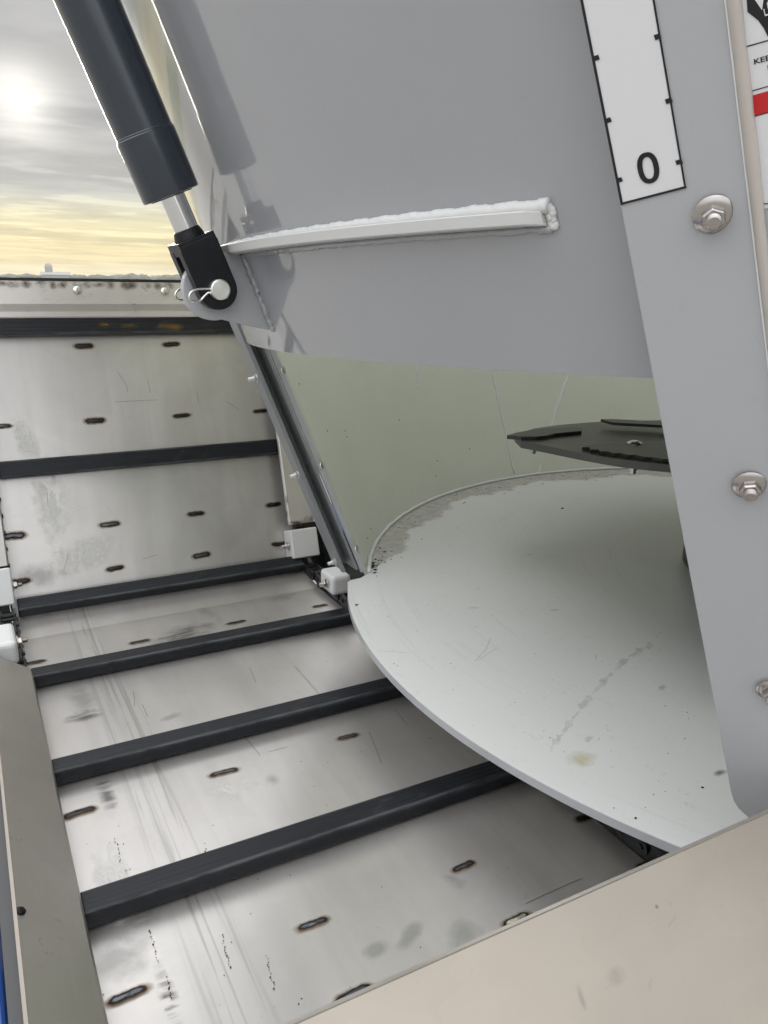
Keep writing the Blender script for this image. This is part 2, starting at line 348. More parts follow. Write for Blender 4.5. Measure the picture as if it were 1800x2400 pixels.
X1, Y1, Z1 = V((1, 0, 0)), V((0, 1, 0)), V((0, 0, 1))
def bolt_mb(base, axis, r_w, r_n, h_n, r_s, h_s, rot=.2, cone=True):
    w_ = MB().lathe(base, axis, [(r_w, 0), (r_w, r_w*.10), (r_w*.93, r_w*.16), (r_n*1.06, r_w*.34 if cone else r_w*.18)], 28)
    n_ = MB().lathe(V(base)+V(axis).normalized()*(r_w*.25 if cone else r_w*.15), axis, [(r_n, 0), (r_n, h_n*.82), (r_n*.86, h_n)], 6, rot)
    th = [(r_s, 0)]; k = h_n+r_w*.1
    while k < h_n+h_s-.0006:
        th += [(r_s, k), (r_s*.90, k+.0005)]; k += .0011
    th += [(r_s, h_n+h_s-.0008), (r_s*.82, h_n+h_s)]
    s_ = MB().lathe(V(base), axis, th, 16)
    return w_, n_, s_
def bolt(name, parent, base, axis, r_w, r_n, h_n, r_s, h_s, rot=.2, mat='bright_bolt', cone=True):
    w_, n_, s_ = bolt_mb(base, axis, r_w, r_n, h_n, r_s, h_s, rot, cone)
    o_ = part(name, s_, mat, parent, auto=.5)
    if parent.parent is None:
        part('washer', w_, mat, o_, auto=.7); part('nut', n_, mat, o_, bevel=.0006)
    else:
        w_.add(n_.v, n_.f); w_.add(s_.v, s_.f); o_.data = w_.mesh(name, mat, auto=.6)
    return o_

# ------------------------------------------------------------------ ground and horizon
g = MB(); GZ = -1.0
radii = [0, 12, 40, 120, 300, 700, 1500, 3000, 5500]
rows = [[V((r*math.cos(a), r*math.sin(a), GZ)) for a in linsp(0, 2*math.pi, 49)] for r in radii]
g.grid(rows); go = obj('ground', g.mesh('ground', 'field'), None); go['kind'] = 'structure'
g = MB().grid([[V((r*math.cos(a), r*math.sin(a), GZ+.004)) for a in linsp(0, 2*math.pi, 49)] for r in (0, 25, 75)])
yo = obj('yard', g.mesh('yard', 'gravel'), None); yo['kind'] = 'structure'
tl = MB()
for i in range(900):
    az = R_(random.uniform(-25, 75)); d = random.uniform(900, 1500)
    if random.random() < .35 and az < R_(4): continue
    c = V((d*math.sin(az), d*math.cos(az), GZ)); h = random.uniform(2.2, 4.8)*(1.0 if az < R_(10) else 1.4); wd = random.uniform(5, 14)
    n = 7; ring = [c + V((wd*math.cos(2*math.pi*k/n)*random.uniform(.7, 1.1), wd*math.sin(2*math.pi*k/n), h*random.uniform(.35, .6))) for k in range(n)]
    base = [V((p.x, p.y, GZ)) for p in ring]; top = c + V((random.uniform(-2, 2), 0, h))
    tl.add(base+ring+[top], [(k, (k+1) % n, n+(k+1) % n, n+k) for k in range(n)] + [(n+k, n+(k+1) % n, 2*n) for k in range(n)])
to = obj('far_treeline', tl.mesh('far_treeline', 'far_leaves'), None); to['kind'] = 'stuff'; to['label'] = 'hazy line of far trees along the horizon beyond the field'; to['category'] = 'trees'
sd_ = ray((116, 650)); sd_.z = 0; sd_.normalize(); SP = sd_*640 + V((0, 0, GZ)); sr = V((sd_.y, -sd_.x, 0))
si = thing('farm_silo', 'tall round farm silo with domed top on the horizon', 'silo', SP)
part('tower', MB().lathe(SP, Z1, [(2.6, 0), (2.6, 8.2)], 20), 'silo_white', si, auto=.5)
part('dome', MB().lathe(SP, Z1, [(2.6, 8.2), (2.4, 9.4), (1.7, 10.3), (.7, 10.9), (.05, 11.0)], 20), 'barn_roof', si, auto=.5)
BP = SP + sr*4 - sd_*6
ba = thing('farm_barn', 'low farm barn with pitched roof beside the far silo', 'barn', BP)
part('wall', MB().box(BP+Z1*1.4, (9, 5, 1.4), (sr, sd_, Z1)), 'silo_white', ba)
part('roof', MB().prism([BP+sr*-10+Z1*2.8-sd_*5.5, BP+sr*10+Z1*2.8-sd_*5.5, BP+sr*10+Z1*4.6, BP+sr*-10+Z1*4.6], sd_*.4).prism([BP+sr*-10+Z1*2.8+sd_*5.5, BP+sr*10+Z1*2.8+sd_*5.5, BP+sr*10+Z1*4.6, BP+sr*-10+Z1*4.6], sd_*-.3), 'barn_roof', ba)

# ------------------------------------------------------------------ conveyor trough
T = R_(72); WU = V((0, math.cos(T), math.sin(T))); WN = V((0, -math.sin(T), math.cos(T))); WO = V((0, 1.98, 0))
def wal(x, s, h=0.0): return WO + X1*x + WU*s + WN*h
def onw(q, h=0.0): return onp(q, WN, WO + WN*h)
TR = thing('conveyor_trough', 'stainless steel conveyor trough with a steep end wall below the grey tub', 'conveyor', (.42, 1.2, -.05))
XL, XR = .042, .790
fy = [.40, .9, 1.4, 1.83]
rows = [[V((x, y, 0)) for x in linsp(XL, XR, 8)] for y in fy] + [[V((x, 1.9865, .02)) for x in linsp(XL, XR, 8)]]
floor_o = part('floor_sheet', solid_sheet(rows, Z1, .004), 'stainless_floor', TR)
rows = [[wal(x, s) for x in linsp(XL, XR, 8)] for s in linsp(.019, .752, 5)]
wall_o = part('end_wall_sheet', solid_sheet(rows, WN, .004), 'stainless_wall', TR)
for x in (-.01, .845):
    part('chain_well', MB().box((x, 1.17, -.045), (.05, .78, .004)).box(wal(x, .36, -.05), (.05, .40, .004), (X1, WU, WN)), 'chain_steel', TR)
XL, XR = -.045, .92
# folded top flange with dome bolts
ft = lambda x, s, h: wal(x, s, h)
rows = [[ft(x, s, h) for x in linsp(XL, XR, 6)] for s, h in ((.728, .0335), (.741, .0335), (.7435, .0345), (.758, .0415), (.8165, .0385))]
flange_o = part('top_flange', solid_sheet(rows, WN, .003), 'stainless_cover', TR)
part('edge_strip', MB().box(wal((XL+XR)/2, .8205, .036), ((XR-XL)/2, .003, .0045), (X1, WU, WN)), 'rubber_edge', TR)
for q in ((-28, 676), (180, 680), (385, 683)):
    c = onw(q, .040); part('dome_bolt', MB().lathe(c, WN, [(.0105, 0), (.0105, .0022), (.0092, .0048), (.0060, .0070), (.002, .0080)], 20), 'bright_bolt', TR, auto=.6)
for i in range(16):
    c = onw((-20+28*i+random.uniform(-7, 7), 658+random.uniform(0, 3)+i*.5), .0402)
    obj('rust_stain', decal_mesh('rust_stain', c - WU*.004, X1, WU, random.uniform(.014, .024), random.uniform(.009, .016), 'stain_rust', nrm=WN), flange_o)
# plug welds
def weld_on(q, kind, px, surf, par, ang=0.0, thin=1.0):
    if surf == 'f': c = onz(q, .0008); a, b, n = X1, Y1, Z1
    else: c = onw(q, .0008); a, b, n = X1, WU, WN
    dep = (c-CAM).dot(FWD); half = px*.5*dep/FPX*1.36*random.uniform(.93, 1.05); ang = ang + random.uniform(-.07, .07)
    a2 = (a*math.cos(ang) + b*math.sin(ang)); b2 = n.cross(a2)
    me = decal_mesh('plug_weld', c, a2, b2, half, half/((2.9 if surf == 'f' else 3.1)*random.uniform(.88, 1.15)), 'plug_weld_'+kind, 24, .0022, n, square=True)
    obj('plug_weld', me, par)
for q, k, px in (((525, 1810), 'steel', 62), ((815, 1727), 'steel', 55), ((185, 1905), 'dark', 72), ((732, 2166), 'steel', 76), ((1086, 2031), 'steel', 64),
                 ((1210, 2155), 'straw', 78), ((828, 2330), 'steel', 86), ((300, 2333), 'steel', 92), ((328, 1504), 'dark', 46), ((553, 1459), 'dark', 42),
                 ((78, 1553), 'dark', 54), ((750, 1420), 'dark', 36), ((1378, 1914), 'dark', 66), ((1520, 2024), 'dark', 64)):
    weld_on(q, k, px, 'f', floor_o)
for q, k, px in (((196, 811), 'dark', 40), ((401, 807), 'dark', 38), ((222, 986), 'dark', 44), ((426, 974), 'dark', 38), ((611, 963), 'dark', 36), ((2, 999), 'steel', 40),
                 ((257, 1229), 'steel', 44), ((459, 1204), 'dark', 40), ((641, 1183), 'dark', 34), ((30, 1256), 'steel', 50), ((269, 1332), 'dark', 40), ((472, 1301), 'steel', 40),
                 ((656, 1275), 'dark', 36), ((45, 1363), 'dark', 44)):
    weld_on(q, k, px, 'w', wall_o)
# stains, smears and scratches on the sheets
def stain(par, q, surf, mat, hx, hy, ang=0.0, z=.0005, name='stain'):
    if surf == 'f': c = onz(q, z); a, b, n = X1, Y1, Z1
    elif surf == 'p': c = onz(q, .15+z); a, b, n = X1, Y1, Z1
    else: c = onw(q, z); a, b, n = X1, WU, WN
    a2 = a*math.cos(ang) + b*math.sin(ang)
    obj(name, decal_mesh(name, c, a2, n.cross(a2), hx, hy, mat, 20, 0, n), par)
def scratch(par, q0, q1, surf, wd=.0007, mat='grit', z=.0006):
    f = (lambda q: onz(q, z)) if surf == 'f' else (lambda q: onz(q, .15+z)) if surf == 'p' else (lambda q: onw(q, z))
    a, b = f(q0), f(q1); d = (b-a).normalized(); n = Z1 if surf != 'w' else WN; s = n.cross(d)
    pts = [a + s*wd*.2]; k = 5
    up = [lerp(a, b, t) + s*(wd*(.5+.5*math.sin(math.pi*t)) + random.uniform(-wd, wd)*.5) for t in linsp(0, 1, k)]
    dn = [p - s*wd*1.2 for p in up]
    mb = MB().grid([up, dn]); part('scratch', mb, mat, par)
for a in (((196, 1680), 'f', 'stain_dark', .045, .030, .1), ((190, 1640), 'f', 'stain_grey', .030, .10, 0), ((430, 1485), 'f', 'stain_dark', .10, .05, .35), ((490, 1440), 'f', 'stain_grey', .022, .09, .2),
          ((1085, 2195), 'f', 'stain_grey', .038, .028, .5), ((962, 2190), 'f', 'stain_grey', .035, .014, .6), ((880, 2225), 'f', 'stain_grey', .022, .014, .2), ((1065, 2065), 'f', 'stain_grey', .016, .026, .4),
          ((545, 1850), 'f', 'stain_scuff', .05, .03, 0), ((400, 1680), 'f', 'stain_grey', .03, .012, .2), ((640, 1828), 'f', 'stain_grey', .016, .02, .1), ((270, 2070), 'f', 'stain_scuff', .03, .12, .0),
          ((395, 2330), 'f', 'stain_dark', .013, .075, .03), ((285, 2240), 'f', 'stain_grey', .05, .05, 0), ((340, 2150), 'f', 'stain_dark', .03, .018, .1), ((660, 1400), 'f', 'stain_grey', .05, .03, .3),
          ((250, 1860), 'f', 'stain_dark', .016, .07, .0), ((190, 1560), 'f', 'stain_dark', .01, .03, .0),
          ((120, 1180), 'w', 'stain_scuff', .05, .13, 0), ((200, 1300), 'w', 'stain_scuff', .10, .05, .3), ((90, 1350), 'w', 'stain_grey', .07, .04, .1), ((60, 1030), 'w', 'stain_scuff', .03, .07, .2),
          ((220, 690), 'w', 'stain_scuff', .0, .0, 0)):
    if a[3] > 0: stain(floor_o if a[1] == 'f' else wall_o, *a)
for q0, q1 in (((1232, 2118), (1290, 2091)), ((1290, 2091), (1365, 2058)), ((925, 1662), (955, 1700)), ((545, 1695), (610, 1770)), ((313, 1620), (316, 1655)), ((333, 1650), (346, 1680)), ((180, 1440), (205, 1470)), ((585, 1565), (600, 1600)), ((690, 1560), (760, 1640)), ((865, 1715), (895, 1790)), ((820, 1890), (860, 1930)),
               ((630, 1762), (675, 1750))):
    scratch(floor_o, q0, q1, 'f', .0005)
for q0, q1 in (((275, 870), (297, 905)), ((297, 905), (299, 918)), ((346, 890), (352, 920)), ((270, 942), (370, 937)), ((462, 920), (465, 945)), ((150, 1335), (160, 1300)), ((335, 1310), (370, 1300)), ((110, 1150), (112, 1185)), ((530, 940), (560, 960))):
    scratch(wall_o, q0, q1, 'w', .0005)
scratch(wall_o, (140, 1204), (215, 1185), 'w', .0016, 'weld_paint')
for x0, y0, n in ((270, 1965, 9), (295, 2040, 8), (352, 2180, 12), (520, 2190, 12), (625, 2240, 12), (390, 2290, 8), (480, 1988, 5)):
    mb = MB()
    for i in range(n):
        c = onz((x0+i*1.6+random.uniform(-3, 3), y0+i*7.0+random.uniform(-2, 2)), .001); r = random.uniform(.0005, .0013)
        mb.lathe(c, Z1, [(r, 0), (r*.7, r*.6)], 6, random.random())
    part('dirt_crumbs', mb, 'rust' if random.random() < .6 else 'grit', floor_o, kind='stuff')
mb = MB()
for i in range(80):
    q = (random.uniform(150, 1300), random.uniform(1500, 2380)); c = onz(q, .0008)
    if not (.06 < c.x < .80 and .55 < c.y < 1.85): continue
    r = random.uniform(.0004, .0010); mb.lathe(c, Z1, [(r, 0), (r*.6, r*.4)], 5, random.random())
part('grit_specks', mb, 'grit', floor_o, kind='stuff')

# left chain guard: sloping cover from the floor up to the rim, then outer flange
GE = .056
def strip(sec, y0, y1, ny=6): return [[V((x, y, z)) for x, z in sec] for y in linsp(y0, y1, ny)]
gtop = lambda x: 1.66 - max(0, (x-.03))*.9
sec = [(GE, .043), (GE-.003, .049), (GE-.010, .054), (-.010, .094), (-.0175, .099)]
rows = [[V((x, lerp(.30, (1.575 if i > 0 else 1.555), t), z)) for i, (x, z) in enumerate(sec)] for t in linsp(0, 1, 7)]
guard_o = part('chain_guard', solid_sheet(rows, V((.5, 0, .86)), .003), 'stainless_guard', TR, 'dull stainless chain guard along the left side')
part('rim_edge', MB().box((-.0180, .95, .0985), (.0020, .66, .0040), (V((1, -.004, 0)), V((.004, 1, 0)), Z1)), 'stainless_warm', TR)
part('outer_flange', MB().box((-.0275, .95, .082), (.0072, .66, .010)), 'dark_flange', TR)
part('dome_bolt', MB().lathe(V((-.0125, .845, .0965)), V((.5, 0, .86)), [(.006, 0), (.006, .0012), (.004, .003), (.001, .0036)], 18), 'clevis_black', TR, auto=.6)
# covers of the chain on the steep wall
for side in (0, 1):
    if side:
        a = [onw(q, .052) for q in ((678, 1230), (745, 1223), (641, 930))]; x0, x1 = a[0].x, a[1].x+.008; s0, s1 = .10, .74
        s0 = (a[0]-WO).dot(WU)
        rows = [[wal(x, s, h) for x, h in ((x0, .046), (x0+.0015, .0505), (x0+.004, .052), (lerp(x0, x1, .78), .052), (lerp(x0, x1, .81), .055), (x1, .050), (x1+.02, .045))] for s in linsp(s0, .735, 5)]
    else:
        a = onw((20, 1325), .052); x1 = a.x; x0 = x1-.10; s0 = (a-WO).dot(WU)
        rows = [[wal(x, s, h) for x, h in ((x0-.02, .03), (x0, .042), (x0+.03, .052), (x1-.003, .052), (x1, .040))] for s in linsp(s0, .735, 5)]
    co = part('chain_cover', solid_sheet(rows, WN, .003), 'stainless_cover', TR, 'rust-stained chain cover strip on the %s of the end wall' % ('right' if side else 'left'))
    if side:
        for q, hx, hy in (((700, 1226), .05, .012), ((727, 1218), .02, .018), ((672, 1170), .006, .02), ((672, 1205), .006, .016), ((690, 1224), .02, .008)):
            c = onw(q, .0528); obj('rust_stain', decal_mesh('rust_stain', c, X1, WU, hx, hy, 'stain_rust', nrm=WN), co)
        bolt('bolt', TR, onw((733, 1198), .055), (WN-X1*.6), .0075, .0058, .006, .0035, .006, cone=False, mat='zinc')
# white plastic chain blocks with bolts
def block(cs, ax, h, bolt_at, bolt_ax, lab, bev=.004):
    bo = part('guide_block', MB().box(cs, h, ax), 'white_plastic', TR, lab, bevel=bev, bseg=3)
    bolt('bolt', bo, bolt_at, bolt_ax, .0125, .0090, .008, .0055, .012, cone=False, mat='dull_bolt')
p0 = onw((680, 1243), .062); p1 = onw((742, 1234), .062); p2 = onw((692, 1310), .062)
wx = (p1.x-p0.x)/2; s_hi = (p0-WO).dot(WU); s_lo = (p2-WO).dot(WU)
block(wal(p0.x+wx, (s_hi+s_lo)/2, .032), (X1, WU, WN), (wx, (s_hi-s_lo)/2, .030), wal(p0.x-.001, lerp(s_lo, s_hi, .46), .034), (-1, 0, 0), 'upper white plastic chain block beside the end wall')
b0 = onz((749, 1331), .105); b1 = onz((770, 1356), .105); b2 = onz((822, 1345), .105)
block(V(((b0.x+b2.x)/2, (b0.y+b1.y)/2, .080)), (X1, Y1, Z1), ((b2.x-b0.x)/2, (b0.y-b1.y)/2, .025), V((b0.x-.001, lerp(b1.y, b0.y, .38), .080)), (-1, 0, 0), 'lower white plastic chain block beside the tub lip', .010)
c0 = onw((24, 1330), .062); c1 = onw((29, 1417), .062)
block(wal(c0.x-.06, ((c0-WO).dot(WU)+(c1-WO).dot(WU))/2, .032), (X1, WU, WN), (.06, ((c0-WO).dot(WU)-(c1-WO).dot(WU))/2, .030), wal(c0.x+.001, lerp((c1-WO).dot(WU), (c0-WO).dot(WU), .5), .040), (1, 0, 0), 'upper white plastic chain block at the left edge')
d0 = onz((31, 1456), .105); d1 = onz((42, 1522), .075)
block(V((d0.x-.06, d0.y-.055, .080)), (X1, Y1, Z1), (.06, .055, .025), V((d0.x+.001, d0.y-.055, .082)), (1, 0, 0), 'lower white plastic chain block at the left edge', .010)
# near end sheet
EZ = .33
e0 = onz((660, 2397), EZ); e1 = onz((1796, 1922), EZ)
ey = (e0.y+e1.y)/2
sl_ = V((0, -math.cos(R_(48)), -math.sin(R_(48)))); sn = V((0, -math.sin(R_(48)), math.cos(R_(48))))
rows = [[V((x, ey, EZ)) + sl_*t for x in linsp(-.02, 1.15, 6)] for t in (0, .15, .40)]
ends_o = part('near_end_sheet', solid_sheet(rows, sn, .0035), 'stainless_warm', TR, 'warm beige stainless sheet in the near corner')
part('sheet_edge', MB().box(V((.565, ey+.0016, EZ-.0005)), (.585, .0013, .0020)), 'stainless_guard', ends_o)
for q, hx, hy, mt in (((1440, 2290), .012, .008, 'stain_grey'), ((1362, 2335), .003, .012, 'stain_grey'), ((1540, 2125), .0025, .0025, 'stain_dark'), ((1690, 2120), .002, .005, 'stain_dark')):
    c = onp(q, sn, V((0, ey, EZ))+sn*.0006); obj('stain', decal_mesh('stain', c, X1, -sl_, hx, hy, mt, nrm=sn), ends_o)

# ------------------------------------------------------------------ slats and chain
CH = thing('slat_chain', 'black steel slat and roller chain lying in the stainless trough', 'conveyor chain', (.42, 1.4, 0))
SW, SH = .0215, .0265
def slat_mesh():
    mb = MB().box((0, 0, 0), (.365, SW, SH/2)); return mb.mesh('slat', 'slat_steel', bevel=.0035, bseg=3)
sm = slat_mesh(); SX = .42
def place(o, c, ax):
    m3 = Matrix((ax[0], ax[1], ax[2])).transposed(); o.rotation_euler = m3.to_euler(); put(o, c)
def tilt_ax(a): return (X1, V((0, math.cos(a), math.sin(a))), V((0, -math.sin(a), math.cos(a))))
zc = .004+SH/2
for i, y in enumerate((.53, .904, 1.236, 1.594)):
    o_ = obj('slat', sm, CH); place(o_, V((SX, y, zc)), tilt_ax(R_((.0, .25, -.2, .15)[i])))
o_ = obj('slat', sm, CH); place(o_, V((SX, 1.940, zc+.019)), tilt_ax(R_(20)))
for s in (.357, .7065):
    o_ = obj('slat', sm, CH); place(o_, wal(SX, s, .003+SH/2), tilt_ax(T))
# little rust runs on the upper slat
for q, hx in (((300, 763), .03), (((400, 766)), .05), ((250, 760), .025), ((490, 764), .02)):
    c = onw(q, .003+SH+.0004); obj('rust_stain', decal_mesh('rust_stain', c, X1, WU, hx, .012, 'stain_ochre', nrm=WN), CH)
def link_mesh(outer):
    mb = MB(); L_, r = .056, .0125; off = .017 if outer else .012
    for sx in (-1, 1):
        out = [V((sx*off-.0018, L_/2*.5 + r*math.cos(a) if False else (L_*.36*(1 if k < 7 else -1) + r*math.cos(a)), r*math.sin(a))) for k, a in enumerate([R_(-90+30*j) for j in range(7)] + [R_(90+30*j) for j in range(7)])]
        mb.prism(out, V((.0036, 0, 0)))
    for sy in (-1, 1):
        mb.lathe(V((-.0215 if outer else -.012, sy*L_*.36, 0)), X1, [(.0048, 0), (.0048, .043 if outer else .024)], 10)
        if not outer: mb.lathe(V((-.010, sy*L_*.36, 0)), X1, [(.0085, 0), (.0085, .020)], 12)
    return mb.mesh('chain_link', 'chain_steel', bevel=.0)
lo_, li_ = link_mesh(True), link_mesh(False)
for xx in (.806, .030):
    k = 0; y = .56
    while y < 1.93:
        o_ = obj('chain_link', lo_ if k % 2 else li_, CH); place(o_, V((xx, y, .020)), tilt_ax(0)); y += .0405; k += 1
    o_ = obj('chain_link', lo_ if k % 2 else li_, CH); place(o_, V((xx, 1.955, .034)), tilt_ax(R_(36))); k += 1
    s = .065
    while s < .5:
        o_ = obj('chain_link', lo_ if k % 2 else li_, CH); place(o_, wal(xx, s, .020), tilt_ax(T)); s += .0405; k += 1

# ------------------------------------------------------------------ blue frame outside the trough
BF = thing('blue_frame', 'blue painted steel frame rail outside the left trough rim', 'frame', (-.085, .9, 0))
part('rail', MB().box((-.0775, .95, .045), (.042, .75, .030)), 'blue_paint', BF, bevel=.010, bseg=4)
part('lower_rail', MB().box((-.075, .95, -.12), (.055, .75, .06)), 'blue_paint', BF, bevel=.008, bseg=3)
part('dark_gap_plate', MB().box((.900, 1.93, .005), (.004, .30, .095)), 'chain_steel', TR)  # near-black sheet added to stand for the dark gap behind the blocks
BG = thing('blue_beam', 'dark blue beam in the gap behind the white blocks', 'frame', (.96, 2.05, -.2))
part('beam', MB().box((.955, 2.00, .050), (.045, .20, .070)), 'blue_paint', BG, bevel=.006)
part('bracket', MB().box((.915, 1.90, .075), (.004, .07, .022), (V((.9, -.2, 0)).normalized(), V((.2, .9, .25)).normalized(), Z1)), 'dark_flange', BG)

# ------------------------------------------------------------------ mixer tub
CX, CY, PZ, KK = 1.763, 1.03, .15, .41
TU = thing('mixer_tub', 'grey painted mixer tub with open discharge door and pale floor lip', 'mixer tub', (CX, CY, .0))
def cone(phi, z, r=1.10, k=.40): rr = r + k*(min(z, 1.5)-PZ); return V((CX + rr*math.cos(R_(phi)), CY + rr*math.sin(R_(phi)), z))
def radial(p): d = V((p.x-CX, p.y-CY, 0)).normalized(); return (-d*.93 + Z1*.37).normalized()
PL, PR = 153.4, 211.0
# the wall leaves the door opening free
zs = [PZ-.16, PZ, .4, .7, 1.0, 1.3, 1.5, 1.9, 2.8]
rows = [[cone(PR + (360-(PR-PL))*i/96, z) for i in range(97)] for z in zs]
tw = part('tub_wall', solid_sheet(rows, radial, .008), 'tub_inside_paint', TU, smooth=True)
rows = [[cone(PL + (PR-PL)*i/24, z) for i in range(25)] for z in (1.38, 1.5, 1.9, 2.8)]
part('wall_above_door', solid_sheet(rows, radial, .008), 'tub_inside_paint', TU, smooth=True)
rows = [[V((CX + r*math.cos(R_(a)), CY + r*math.sin(R_(a)), z)) for a in linsp(0, 360, 73)] for r, z in ((1.65, 2.8), (1.31, 2.84))]
part('added_shade_ring', solid_sheet(rows, Z1, .006), 'tub_inside_paint', TU, smooth=True)  # ring added out of view to cut the sky light entering the tub
# tub floor with the lip over the conveyor
LC, LR = V((1.644, .994, 0)), 1.0535
out = []
yl, yr = 1.489, .512
a0 = math.pi - math.asin((yl-LC.y)/LR); a1 = math.pi + math.asin((LC.y-yr)/LR)
out.append(V((.752, 1.500, PZ)))
out.append(V((.724, 1.497, PZ))); out.append(V((.712, 1.488, PZ)))
for a in linsp(a0+.012, a1, 60): out.append(V((LC.x + LR*math.cos(a), LC.y + LR*math.sin(a), PZ)))
out.append(V((.86, yr, PZ)))
for ph in linsp(209, 360+153.6, 100): out.append(V((CX + 1.098*math.cos(R_(ph)), CY + 1.098*math.sin(R_(ph)), PZ)))
tf = part('tub_floor', MB().prism(out, V((0, 0, -.0125))), 'tub_floor_paint', TU, 'pale grey tub floor plate with a curved lip')
# outer curved edge is the raw grey side of the plate
eo = [V((LC.x + LR*math.cos(a), LC.y + LR*math.sin(a), 0)) for a in linsp(a0+.012, a1, 60)]
mb = MB(); mb.grid([[p + Z1*(PZ-.0012) + (V((p.x-LC.x, p.y-LC.y, 0)).normalized())*.0006 for p in eo], [p + Z1*(PZ-.013) + (V((p.x-LC.x, p.y-LC.y, 0)).normalized())*.0006 for p in eo]])
part('lip_edge', mb, 'panel_paint', tf, smooth=True)
# weld bead between wall and floor, and the seams up the wall
def wobble(pts, amp): return [p + V((random.uniform(-amp, amp), random.uniform(-amp, amp), random.uniform(-amp, amp))) for p in pts]
bead = [cone(ph, PZ+.004, 1.094) for ph in linsp(153.5, 30, 150)]
part('floor_weld', MB().tube(wobble(bead, .0010), [random.uniform(.0042, .0060) for _ in bead], 8), 'tub_floor_paint', TU, smooth=True)
def on_cone(q):
    d = ray(q); best = None
    for i in range(400, 6000):
        t = i*.0006; p = CAM + d*t
        if p.z < PZ: break
        if p.x > CX-1.0 or True:
            rr = math.hypot(p.x-CX, p.y-CY); tgt = 1.10 + .40*(p.z-PZ)
            if i > 400 and prev < 0 <= rr-tgt and p.y > CY: best = p; break
            prev = rr-tgt
        else: prev = 1
    return best
for a, b in (((1152, 868), (1205, 1110)), ((1333, 876), (1262, 1112)), ((978, 850), (979, 908)), ((1433, 1075), (1432, 1095))):
    pa, pb = on_cone(a), on_cone(b)
    if pa and pb:
        ph0 = math.degrees(math.atan2(pa.y-CY, pa.x-CX)); ph1 = math.degrees(math.atan2(pb.y-CY, pb.x-CX))
        pts = [cone(lerp(ph0, ph1, t), lerp(pa.z, pb.z, t), 1.099) for t in linsp(-.25 if a[0] in (1152, 1333) else 0, 1, 40)]
        part('seam_weld', MB().tube(wobble(pts, .0012), [random.uniform(.0022, .0042) for _ in pts], 6), 'weld_paint', TU, smooth=True)
mb = MB()
for q in ((766, 1010), (812, 1024), (808, 1010), (1024, 1080), (1021, 1115), (868, 1240), (700, 900), (860, 1262), (1100, 1052), (935, 985)):
    c = on_cone(q)
    if c: mb.lathe(c + radial(c)*.001, radial(c), [(.0022, 0), (.0014, .001)], 6, random.random())
part('dirt_specks', mb, 'grit', tw, kind='stuff')
# dirt on the tub floor: dusty rim by the weld, flakes, drip trail
rim_rows = []
uvs = []
me = bpy.data.meshes.new('dust_ring'); vs_, fs_, uv_ = [], [], []
phs = linsp(152, 40, 420)
for i, ph in enumerate(phs):
    i = i*90/420
    wd = (.085 + .018*math.sin(i*.37) + .008*math.sin(i*1.3) + .0010*max(0, i-30))*min(1, .12+i/9)
    for r in (1.092, 1.092-wd): vs_.append((CX + r*math.cos(R_(ph)), CY + r*math.sin(R_(ph)), PZ+.0006))
for i in range(len(phs)-1): fs_.append((2*i, 2*i+1, 2*i+3, 2*i+2))
me.from_pydata(vs_, [], fs_); ul = me.uv_layers.new(name='UVMap')
for lp in me.loops: ul.data[lp.index].uv = (.5, .5 if lp.vertex_index % 2 == 0 else .99)
me.materials.append(MATS['stain_dust']); obj('dust_ring', me, tf)
mb = MB()
def flake(c, r):
    n = 5; pts = [c + V((r*random.uniform(.5, 1.2)*math.cos(2*math.pi*k/n), r*random.uniform(.35, .8)*math.sin(2*math.pi*k/n), 0)) for k in range(n)]
    mb.prism(pts, V((0, 0, r*.35)))
for i in range(70):
    q = (872+random.gauss(0, 13), 1322+random.gauss(0, 17)); c = onz(q, PZ+.0006)
    if math.hypot(c.x-CX, c.y-CY) < 1.088: flake(c, random.uniform(.0012, .0045))
for i in range(90):
    ph = random.uniform(60, 152); r = 1.085 - abs(random.gauss(0, .05)); flake(V((CX + r*math.cos(R_(ph)), CY + r*math.sin(R_(ph)), PZ+.0006)), random.uniform(.0008, .0032))
for i in range(110): flake(onz((random.uniform(840, 1640), random.uniform(1180, 1900)), PZ+.0006), random.uniform(.0004, .0014))
for q, r in (((836, 1418), .0038), ((1318, 1192), .0055), ((1090, 1178), .003), ((1646, 1846), .003), ((1490, 1918), .0025)): flake(onz(q, PZ+.0006), r)
part('dirt_flakes', mb, 'grit', tf, kind='stuff')
path = [(1530, 1508), (1515, 1520), (1490, 1530), (1460, 1552), (1430, 1582), (1400, 1612), (1368, 1650), (1340, 1690), (1318, 1718), (1300, 1740), (1288, 1766)]
me = bpy.data.meshes.new('drip_trail'); vs_, fs_, uv_ = [], [], []
fine = [V(path[i]).lerp(V(path[i+1]), t) for i in range(len(path)-1) for t in (0, .2, .4, .6, .8)]
for i, q in enumerate(fine):
    d = (fine[min(i+1, len(fine)-1)]-fine[max(i-1, 0)]).normalized(); s_ = V((-d.y, d.x))*(5+4*math.sin(i*.9)+3*math.sin(i*2.3)); j_ = V((random.uniform(-3, 3), random.uniform(-3, 3)))
    for k_ in (-1, 1): vs_.append(tuple(onz(q+j_+s_*k_, PZ+.0006))); uv_.append((.5+.32*k_, .5))
for i in range(len(fine)-1): fs_.append((2*i, 2*i+1, 2*i+3, 2*i+2))
me.from_pydata(vs_, [], fs_); ul = me.uv_layers.new(name='UVMap')
for lp in me.loops: ul.data[lp.index].uv = uv_[lp.vertex_index]
me.materials.append(MATS['stain_drip']); obj('drip_trail', me, tf)
stain(tf, (1360, 1778), 'p', 'stain_yellow', .030, .022, 0, .0006); stain(tf, (1688, 1810), 'p', 'stain_dark', .016, .008, 0, .0006)
